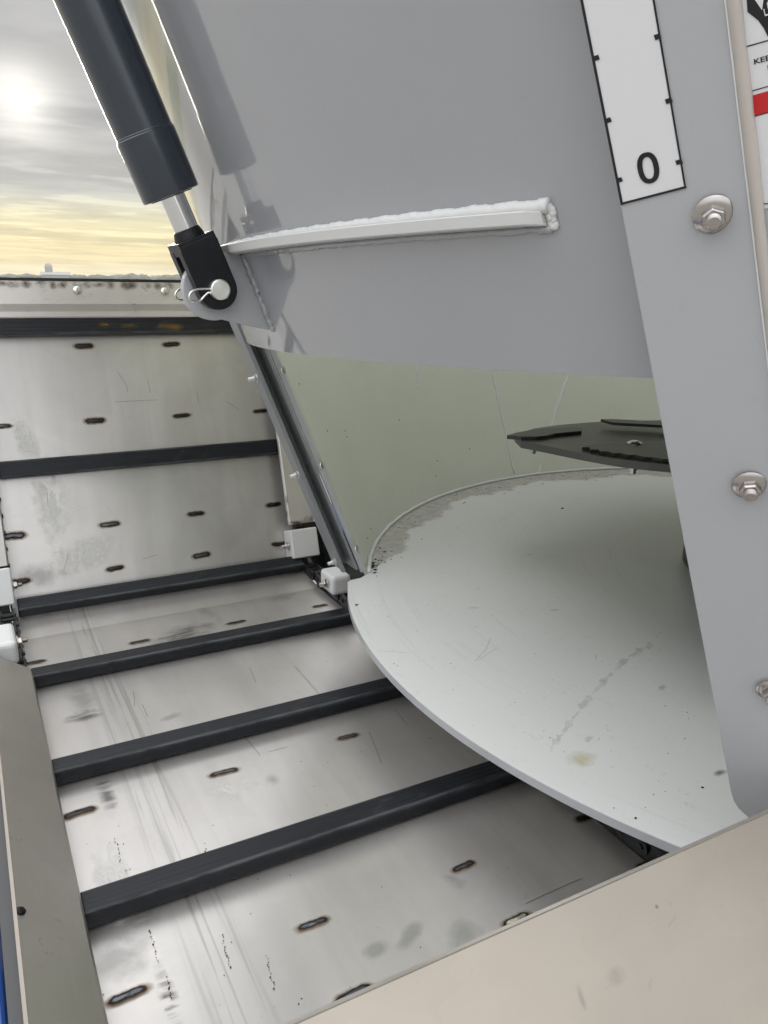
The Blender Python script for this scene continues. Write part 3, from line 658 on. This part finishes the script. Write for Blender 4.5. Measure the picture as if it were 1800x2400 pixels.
for q0, q1 in (((1112, 1550), (1140, 1520)), ((1140, 1520), (1150, 1495)), ((1120, 1548), (1165, 1518)), ((1395, 1545), (1400, 1535)), ((885, 1320+205), (960, 1530))): scratch(tf, q0, q1, 'p', .0004, 'dark_flange')
for q in ((1300, 1430), (1380, 1732), (1552, 1610), (1110, 1425), (1240, 1300)): stain(tf, q, 'p', 'stain_grey', .016, .007, random.uniform(-.5, .5), .0006)

# left door guide: C channel along the sliding direction
DS = V((-KK, 0, 1))
GL = V((.762, 1.523, PZ))
prof = [(-.048, 0), (-.038, 0), (-.038, .055), (-.013, .055), (-.013, 0), (-.006, 0), (-.006, .060), (-.044, .060), (-.044, .010), (-.048, .010)]
pts = [GL + V((x, y-.004, .012)) for x, y in prof]
gd = part('door_guide', MB().prism(pts, DS*1.30), 'shaded_guide_paint', TU, 'grey steel channel guide along the left side of the door opening', bevel=.0014)
part('opening_frame', MB().prism([GL + V((x, y-.002, .004)) for x, y in ((.001, 0), (.012, -.002), (.012, .004), (.001, .006))], DS*1.25), 'panel_paint', TU)
for z in (.262, .40, .60):
    pass
for q in ((603, 886), (697, 1112), (780, 1316)):
    c = onp((q[0]+8, q[1]), (0, 1, 0), (0, GL.y+.012, 0)); xx = GL.x-.050-KK*(c.z-PZ-.012)
    bolt('bolt', TU, V((xx, GL.y+.012, c.z)), (-1, -.12, -.1), .0085, .0070, .006, .0042, .012, cone=False, mat='zinc')
for q in ((661, 868), (752, 1092), (834, 1288)):
    c = on_cone((q[0]+3, q[1]+2)) if False else onp(q, (0, 1, 0), (0, GL.y-.02, 0))
    n_ = V((.42, -.9, .1)).normalized()
    part('carriage_bolt', MB().lathe(c + V((.004, .004, 0)), V((.62, -.75, .25)), [(.0085, 0), (.008, .002), (.0045, .0032), (.001, .0036)], 16), 'zinc', TU, auto=.6)

# right door guide panel: flat plate leaning with the tub, bolted through
TH = R_(31); PN = V((-math.cos(TH), -math.sin(TH), -KK*math.cos(TH))).normalized(); PT = V((math.sin(TH), -math.cos(TH), 0)); PD = DS.normalized()
PB = CAM + (V((.819, .549, PZ)) - CAM)*.855
def pan(t, d, h=0.0): return PB + PT*t + PD*d + PN*h
def onpan(q, h=0.0): return onp(q, PN, PB + PN*h)
PW = .105*.855
fr = onpan((1724, 1912)); rt = (fr-PB)
low = [pan(0, .030), pan(.0012, .012), pan(.005, .002), pan(.012, -.006), onpan((1768, 1932)), pan(PW, -.075), pan(PW, .125), pan(PW, 1.12), pan(0, 1.12)]
gp = part('guide_panel', MB().prism(low, PN*-.006), 'panel_paint', TU, 'flat grey guide panel right of the door opening', bevel=.0012)
part('panel_flange', MB().prism([pan(.001, .05, -.006), pan(.006, .05, -.006), pan(.006, .05, -.05), pan(.001, .05, -.05)], PD*1.05), 'panel_paint', gp)
sl2 = [pan(PW+.003, -.075, -.003), pan(.52, -.075, -.003), pan(.52, 1.12, -.003), pan(PW+.003, 1.12, -.003)]
sp_ = part('side_sheet', MB().prism(sl2, PN*-.006), 'panel_paint', TU)
bd = [pan(PW+.0035+random.uniform(-.0002, .0002), d, .0) for d in linsp(.10, 1.1, 90)]
part('sealant_bead', MB().tube(bd, [random.uniform(.0040, .0046) for _ in bd], 8), 'sealant', TU, smooth=True)
bd = [pan(PW-.0012, d, .0006) for d in linsp(.10, 1.1, 60)]
part('sealant_edge', MB().tube(bd, .0009, 6), 'decal_white', TU, smooth=True)
for q, rt_ in (((1672, 502), .25), ((1757, 1136), .75), ((1808, 1616), .5)):
    bolt('bolt', TU, onpan(q, .0002), PN + V((.12, -.20, -.12)), .0140, .0088, .0085, .0052, .0085, rt_, mat='dull_bolt')
# weight scale strip
def poly(par, name, pts, mat, h=.0006, surf=None):
    f = surf or (lambda q: onpan(q, h)); me = bpy.data.meshes.new(name); me.from_pydata([tuple(f(q)) for q in pts], [], [tuple(range(len(pts)))])
    me.materials.append(MATS[mat]); return obj(name, me, par)
def quadpx(par, name, a, b, wd, mat, h):   # strip from a to b in panel coordinates
    a = V(a); b = V(b); d = (b-a).normalized(); s = V((-d.y, d.x))*wd/2
    me = bpy.data.meshes.new(name); me.from_pydata([tuple(pan(p.x, p.y, h)) for p in (a-s, b-s, b+s, a+s)], [], [(0, 1, 2, 3)]); me.materials.append(MATS[mat]); return obj(name, me, par)
def tocoord(q):
    p = onpan(q) - PB; g11, g12, g22 = PT.dot(PT), PT.dot(PD), PD.dot(PD); r1, r2 = p.dot(PT), p.dot(PD); det = g11*g22-g12*g12
    return V(((r1*g22-r2*g12)/det, (r2*g11-r1*g12)/det))
cBL, cBR, cTL, cTR = tocoord((1456, 480)), tocoord((1610, 440)), tocoord((1361, 0)), tocoord((1536, 0))
kx = (cTL-cBL); kx = kx/kx.y; kr = (cTR-cBR)/((cTR-cBR).y)
TLx, TRx = cBL + kx*.30, cBR + kr*.30
def quadc(par, name, pts, mat, h):
    me = bpy.data.meshes.new(name); me.from_pydata([tuple(pan(p.x, p.y, h)) for p in pts], [], [tuple(range(len(pts)))]); me.materials.append(MATS[mat]); return obj(name, me, par)
dc = quadc(TU, 'scale_decal', [cBL, cBR, TRx, TLx], 'decal_white', .0005); dc['label'] = 'white scale strip with black ticks and a zero'
lw = .0017
quadpx(dc, 'border_line', cBL+V((lw/2, 0)), TLx+V((lw/2, 0)), lw*1.15, 'decal_black', .0009)
quadpx(dc, 'border_line', cBR-V((lw/2, 0)), TRx-V((lw/2, 0)), lw*.85, 'decal_black', .0009)
quadpx(dc, 'border_line', cBL+V((0, lw/2)), cBR+V((0, lw/2)), lw*.9, 'decal_black', .0010)
lt = [((1394, 137), (1405, 133)), ((1422, 283), (1433, 279)), ((1446, 423), (1459, 419))]
rtk = [((1535, 88), (1549, 83)), ((1561, 238), (1576, 233)), ((1585, 381), (1600, 377))]
for a, b in lt + rtk: quadpx(dc, 'tick', tocoord(a), tocoord(b), .0031, 'decal_black', .0011)
for k in (1, 2):
    for a, b in (lt[0], rtk[0]):
        o2 = (kx if a[0] < 1480 else kr)*.047*k; quadpx(dc, 'tick', tocoord(a)+V((o2.x, o2.y)), tocoord(b)+V((o2.x, o2.y)), .0031, 'decal_black', .0011)
# the zero: an upright oval ring in heavy sans strokes
z0 = tocoord((1520, 393)); zt = tocoord((1513, 358)); zb = tocoord((1527, 430)); zl = tocoord((1496, 400)); zr = tocoord((1545, 388))
ea, eb = (zr-zl)/2, (zt-zb)/2
def sup(t, k, e): c, s = math.cos(t), math.sin(t); return (ea*(k[0]*math.copysign(abs(c)**e, c)) + eb*(k[1]*math.copysign(abs(s)**e, s)))
ring_v, ring_f = [], []; NS = 48
for i in range(NS):
    t_ = 2*math.pi*i/NS
    for k in ((1, 1), (.50, .70)): q_ = z0 + sup(t_, k, .86); ring_v.append(tuple(pan(q_.x, q_.y, .0011)))
for i in range(NS): j = (i+1) % NS; ring_f.append((2*i, 2*j, 2*j+1, 2*i+1))
me = bpy.data.meshes.new('digit_zero'); me.from_pydata(ring_v, [], ring_f); me.materials.append(MATS['decal_black']); obj('digit_zero', me, dc)
# warning decals on the side sheet
H0 = -.0024
def wpoly(name, pts, mat, h): return poly(wd_, name, pts, mat, 0, lambda q: onpan(q, h))
me = bpy.data.meshes.new('warning_decal'); me.from_pydata([tuple(onpan(q, H0)) for q in ((1712, -60), (1790, 490), (2010, 430), (1890, -110))], [], [(0, 1, 2, 3)])
me.materials.append(MATS['decal_white']); wd_ = obj('warning_decal', me, TU); wd_['label'] = 'white warning decal with black pictogram, lettering and red band'
def wline(a, b, wd=2.6): 
    d = V((b[0]-a[0], b[1]-a[1])).normalized(); s = V((-d.y, d.x))*wd/2
    wpoly('border_line', [(a[0]+s.x, a[1]+s.y), (b[0]+s.x, b[1]+s.y), (b[0]-s.x, b[1]-s.y), (a[0]-s.x, a[1]-s.y)], 'decal_black', H0+.0003)
wline((1711, -60), (1721, 0), 3.5); wline((1721, 0), (1737, 113), 3.5); wline((1737, 113), (1747, 203)); wline((1747, 203), (1752, 213)); wline((1752, 213), (1760, 214)); wline((1760, 214), (1900, 174)); wline((1737, 113), (1900, 66), 3.0)
wline((1753, 234), (1761, 276)); wline((1760, 275), (1900, 236)); wline((1761, 276), (1785, 468)); wline((1785, 468), (1788, 477)); wline((1788, 477), (1796, 478)); wline((1796, 478), (1900, 450))
wpoly('red_band', [(1754, 236), (1757, 228), (1763, 224), (1900, 184), (1906, 234), (1761, 275)], 'decal_red', H0+.0002)
wpoly('pictogram', [(1745, -60), (1752, 28), (1777, 48), (1790, 66), (1802, 90), (1850, 60), (1850, -90)], 'decal_black', H0+.0003)
wpoly('pictogram_white', [(1764, -8), (1786, 24), (1791, -14)], 'decal_white', H0+.0006)
wpoly('pictogram_white', [(1789, 22), (1793, 38), (1806, 34), (1806, 31), (1794, 34), (1791, 20)], 'decal_white', H0+.0006)
wpoly('pictogram_white', [(1797, 8), (1803, -4), (1810, 20), (1800, 22)], 'decal_white', H0+.0006)
fc = bpy.data.curves.new('lettering', 'FONT'); fc.body = 'KEEP'; fc.size = 1.0; fc.offset = .02
fo = bpy.data.objects.new('lettering', fc); COL.objects.link(fo)
bpy.context.view_layer.update()
tm = bpy.data.meshes.new_from_object(fo.evaluated_get(bpy.context.evaluated_depsgraph_get())); bpy.data.objects.remove(fo)
xs = [v.co.x for v in tm.vertices]; x0_, x1_ = min(xs), max(xs)
kb, kt = onpan((1768, 151), H0+.0004), onpan((1766.5, 139), H0+.0004); kr_ = onpan((1818, 136.5), H0+.0004)
hh = max(v.co.y for v in tm.vertices)
for v in tm.vertices: v.co = kb + (kr_-kb)*((v.co.x-x0_)/(x1_-x0_)) + (kt-kb)*(v.co.y/hh)
tm.materials.clear(); tm.materials.append(MATS['decal_black']); obj('lettering', tm, wd_)
wpoly('lettering', [(1798.5, 153), (1801.5, 152), (1803, 163), (1800, 164)], 'decal_black', H0+.0004)

# ------------------------------------------------------------------ discharge door
DR = 1.135
DO = thing('discharge_door', 'curved glossy grey discharge door raised halfway on its guides', 'door', (.40, 1.03, .70))
def zbot(ph): return .694 + (ph-164)*(.029/44)
def dpt(ph, z, r=DR): return V((CX + r*math.cos(R_(ph)) - KK*(z-PZ), CY + r*math.sin(R_(ph)), z))
def dn(ph): return V((math.cos(R_(ph)), math.sin(R_(ph)), KK*math.cos(R_(ph)))).normalized()
PH0, PH1 = 153.0, 213.0
phs = linsp(PH0, PH1, 81)
mb = MB(); rows = []; back = []
tz = [0, .004] + linsp(.05, .80, 16)
for t in tz: rows.append([dpt(ph, zbot(ph)+t) for ph in phs]); back.append([dpt(ph, zbot(ph)+t, DR-.006) for ph in phs])
mb.grid(rows); mb.grid(back); n = len(phs); m_ = len(tz); o_ = n*m_
rim = [j for j in range(n)] + [i*n+n-1 for i in range(1, m_)] + [(m_-1)*n+j for j in range(n-2, -1, -1)] + [i*n for i in range(m_-2, 0, -1)]
mb.f += [(rim[i], rim[(i+1) % len(rim)], rim[(i+1) % len(rim)]+o_, rim[i]+o_) for i in range(len(rim))]
dp = part('door_panel', mb, 'grey_paint', DO, auto=.6)
# stiffener bar welded across the door
def zr_(ph): return .8355 + (ph-176)*(.0165/29.5)
pa = linsp(175.0, 205.0, 60); rb = []
for i, ph in enumerate(pa):
    e = DR + .021; z = zr_(ph); tap = 1.0 if ph < 204.4 else max(.45, (1-min(1, (ph-204.4)/.62)**2)**.5)
    ro = DR + .021*tap
    rb.append([dpt(ph, z-.0055, DR-.002), dpt(ph, z-.0055, ro-.001), dpt(ph, z-.0045, ro), dpt(ph, z+.0045, ro), dpt(ph, z+.0055, ro-.001), dpt(ph, z+.0055, DR-.002)])
mb = MB(); mb.grid(rb); k = len(rb[0]); mb.f += [tuple(range(k)), tuple(range((len(rb)-1)*k, len(rb)*k))]
part('stiffener_bar', mb, 'weld_paint', DO, 'flat stiffener bar welded across the door', auto=.5)
bead = []; rad = []
for i, ph in enumerate(linsp(175.5, 205.3, 330)):
    r_t = .0030 + .0030*(ph-175)/31; wv_ = .5*math.sin(i*.31) + .3*math.sin(i*.83+1) + .2*math.sin(i*1.9)
    bead.append(dpt(ph, zr_(ph)+.0048 + r_t*.8 + .0005*wv_, DR+.003)); rad.append(r_t*(1.05 + .10*wv_ + random.uniform(-.04, .04)))
part('weld_bead', MB().tube(bead, rad, 8), 'weld_paint', DO, smooth=True)
mb = MB()
for i in range(22): mb.lathe(dpt(205.25+random.uniform(-.10, .12), zr_(205.3)+random.uniform(-.006, .010), DR+.001), dn(206), [(.0038, -.001), (.0034, .0015), (.0018, .0034*random.uniform(.7, 1.1))], 10, random.random())
part('weld_end', mb, 'weld_paint', DO, smooth=True)
bead = [dpt(ph, zr_(ph)-.0075 + random.uniform(-.0005, .0005), DR+.001) for ph in linsp(176, 205.2, 200)]
part('weld_bead', MB().tube(bead, [random.uniform(.0025, .0042) for _ in bead], 6), 'grey_paint', DO, smooth=True)
# lug for the cylinder
EY = 1.06; PC = onp((500, 678), Y1, (0, EY-.007, 0)); PC = V((PC.x, EY, PC.z)); er = .040
pts = []
ang0, ang1 = R_(100), R_(285)
for a in linsp(ang0, ang1, 26): pts.append(V((PC.x + er*math.cos(a), EY-.007, PC.z + er*math.sin(a))))
pts += [V((PC.x+.040, EY-.007, PC.z-.046)), V((PC.x+.108, EY-.007, PC.z-.060)), V((PC.x+.110, EY-.007, PC.z-.02)), V((PC.x+.060, EY-.007, PC.z+.049)), V((PC.x+.030, EY-.007, PC.z+.0495))]
part('lug', MB().prism(pts, V((0, .014, 0))), 'panel_paint', DO, 'rounded lug plate that holds the cylinder pin', bevel=.0012)
bead = [V((CX-math.sqrt(DR**2-(EY-.010-CY)**2)-KK*(z-PZ)-.0005, EY-.0095, z)) for z in linsp(PC.z-.055, PC.z+.045, 60)]
part('weld_bead', MB().tube(wobble(bead, .0007), [random.uniform(.0035, .0050) for _ in bead], 7), 'grey_paint', DO, smooth=True)

# ------------------------------------------------------------------ hydraulic cylinder
HY = thing('hydraulic_cylinder', 'black hydraulic cylinder leaning up from the door lug', 'hydraulic cylinder', PC)
def ax(z): return PC + DS*(z - PC.z) 
AD = DS.normalized(); AS = V((AD.z, 0, -AD.x))      # across the fork, in the lug's plane
zb0 = onp((396, 458), Y1, PC).z
part('rod', MB().lathe(ax(PC.z+.050), AD, [(.0148, 0), (.0148, .10)], 32), 'chrome', HY, auto=.6)
part('barrel', MB().lathe(ax(zb0), AD, [(.0335, 0), (.0362, .0008), (.0368, .003), (.0368, .0725), (.0358, .0735), (.0358, .0752), (.0352, .076), (.0352, .80), (.03, .802)], 48), 'black_paint', HY, auto=.6)
part('gland_ring', MB().lathe(ax(zb0-.0012), AD, [(.018, 0), (.027, .0002), (.027, .003)], 40), 'clevis_black', HY, auto=.6)
part('hose', MB().tube([ax(zb0+.22) + AS*-.0375 + V((0, -.004, 0)), ax(zb0+.45)+AS*-.0380, ax(zb0+.75)+AS*-.0390], .0012, 8), 'clevis_black', HY, smooth=True)
fw = .0255
def fork(y0, y1):
    pts = [PC + AS*(fw*math.cos(a)) + AD*(fw*math.sin(a)) for a in linsp(R_(180), R_(360), 17)]
    pts += [PC + AS*fw + AD*.058, PC + AS*(fw*.86) + AD*.064, PC - AS*(fw*.86) + AD*.064, PC - AS*fw + AD*.058]
    return MB().prism([V((p.x, y0, p.z)) for p in pts], V((0, y1-y0, 0)))
cl = part('clevis', fork(EY-.030, EY-.0105), 'clevis_black', HY, bevel=.0012)
part('clevis', fork(EY+.0105, EY+.030), 'clevis_black', HY, bevel=.0012)
part('clevis_yoke', MB().box(PC + AD*.060, (fw*.97, .0295, .008), (AS, Y1, AD)).lathe(PC + AD*.066, AD, [(.021, 0), (.0200, .004), (.0175, .012), (.0160, .014)], 28), 'clevis_black', HY, bevel=.0006)
part('pin', MB().lathe(V((PC.x, EY-.041, PC.z)), Y1, [(.0112, 0), (.0128, .0012), (.0130, .003), (.0130, .082)], 32), 'pin_face', HY, auto=.5)
def clip(y, flip=1):
    q = [(538, 675), (520, 676), (500, 677), (475, 677), (458, 679), (446, 687), (443, 697), (449, 705), (460, 707), (472, 703), (482, 692), (490, 686), (499, 690), (511, 693), (521, 690), (528, 692), (533, 698)]
    pts = [onp(a, Y1, (0, EY-.036, 0)) for a in q]; pts = [V((p.x, y + .0016*math.sin(i*.8), p.z)) for i, p in enumerate(pts)]
    fine = []
    for i in range(len(pts)-1):
        for t in (0, .25, .5, .75):
            p0_, p1_, p2_, p3_ = pts[max(i-1, 0)], pts[i], pts[i+1], pts[min(i+2, len(pts)-1)]
            fine.append(.5*((2*p1_) + (p2_-p0_)*t + (2*p0_-5*p1_+4*p2_-p3_)*t*t + (-p0_+3*p1_-3*p2_+p3_)*t**3))
    return MB().tube(fine + [pts[-1]], .00155, 8)
part('hairpin_clip', clip(EY-.036), 'bright_bolt', HY, smooth=True); part('hairpin_clip', clip(EY+.036), 'bright_bolt', HY, smooth=True)

# ------------------------------------------------------------------ mixing auger
AU = thing('mixing_auger', 'dark steel mixing auger with bolted knives inside the tub', 'auger', (CX, CY, PZ))
part('core', MB().lathe(V((CX, CY, PZ+.001)), Z1, [(.335, 0), (.335, .05), (.32, .07), (.28, .30), (.20, .9), (.16, 1.55)], 40), 'knife_steel', AU, auto=.5)
FZ = .452
def fl(ph, r, dz=0): return V((CX + r*math.cos(R_(ph)), CY + r*math.sin(R_(ph)), FZ + dz))
lead = [onz(q, FZ) for q in ((1206, 1018), (1222, 1034), (1260, 1041), (1310, 1051), (1360, 1061), (1410, 1070), (1460, 1078), (1520, 1085), (1600, 1092))]
pts = lead + [V((1.55, .92, FZ)), V((1.78, .80, FZ)), V((2.05, 1.25, FZ))] + [onz(q, FZ) for q in ((1620, 984), (1540, 985), (1460, 986), (1380, 990), (1310, 996), (1252, 1004))]
part('flight_blade', MB().prism(pts, V((0, 0, -.016))), 'auger_steel', AU)
rows, bk = [], []
for ph in linsp(40, -640, 170):
    k = (40-ph)/680; z = .02+k*1.0
    rows.append([fl(ph, .2, z), fl(ph, .76-.16*k, z)]); bk.append([fl(ph, .2, z-.02), fl(ph, .76-.16*k, z-.02)])
mb = MB(); mb.grid(rows); mb.grid(bk); mb.grid([[r[1] for r in rows], [r[1] for r in bk]]); part('helix_flight', mb, 'auger_steel', AU)
part('added_shade_plate', MB().prism([V((1.52, .90, PZ+.012)), V((1.03, .70, PZ+.012)), V((1.05, .71, .46)), V((1.52, .90, .50))], V((.004, -.012, 0))), 'knife_steel', AU)  # unseen plate added to block door light and darken the tub floor
rows = []; bk = []
for ph in linsp(172, 300, 40):
    k = (ph-172)/128; z = .27-FZ-.08*k; rows.append([fl(ph, .2, z), fl(ph, .41+.15*k, z)]); bk.append([fl(ph, .2, z-.016), fl(ph, .41+.15*k, z-.016)])
mb = MB(); mb.grid(rows); mb.grid(bk); mb.grid([[r[1] for r in rows], [r[1] for r in bk]]); part('added_shade_flight', mb, 'knife_steel', AU)  # unseen sector added to deepen the shadow under the flight blade
def knife(px, z, th=.006): return part('knife', MB().prism([onz(q, z) for q in px], V((0, 0, -th))), 'knife_steel', AU, bevel=.0008)
knife([(1188, 1020), (1212, 1013), (1250, 1007), (1292, 1003), (1332, 1001), (1364, 1002), (1363, 1010), (1326, 1013), (1300, 1016), (1280, 1021), (1256, 1023), (1222, 1023)], FZ+.009, .009)
knife([(1408, 982), (1440, 982), (1480, 984), (1530, 987), (1600, 990), (1600, 999), (1530, 995), (1470, 992), (1436, 990)], FZ+.022, .007)
ser = [(1384, 1042), (1430, 1038), (1500, 1037), (1610, 1036), (1612, 1080)]
for i, (x, y) in enumerate([(1570, 1074), (1527, 1069), (1487, 1064), (1455, 1060), (1424, 1056), (1400, 1051), (1380, 1046)]):
    ser += [(x+2, y+2.2), (x-16, y+2.0)]
knife(ser, FZ+.008, .007)
bolt('knife_bolt', AU, onz((1487, 1040), FZ+.008), Z1, .017, .010, .003, .006, .002, cone=True, mat='bright_bolt')
for q, z in (((1251, 1041), FZ-.016), ((1486, 1086), FZ-.016)):
    c = onz(q, z); part('bolt_shank', MB().lathe(c, -Z1, [(.012, 0), (.012, .012), (.007, .013), (.007, .022)], 6), 'zinc', AU)

# ------------------------------------------------------------------ air: far things fade
hb = MB().box((0, 0, 6), (1700, 1700, 9)); m = bpy.data.materials.new('haze_air'); m.use_nodes = True; nt = m.node_tree; nt.nodes.clear()
o = N('ShaderNodeOutputMaterial'); pv = N('ShaderNodeVolumePrincipled'); pv.inputs['Color'].default_value = (.93, .92, .88, 1); pv.inputs['Density'].default_value = .00032; pv.inputs['Anisotropy'].default_value = .3
L(pv.outputs[0], o.inputs['Volume']); MATS['haze_air'] = m
hz_o = obj('haze', hb.mesh('haze', 'haze_air'), None); hz_o['kind'] = 'stuff'; hz_o['label'] = 'thin pale haze over the far fields'; hz_o['category'] = 'haze'
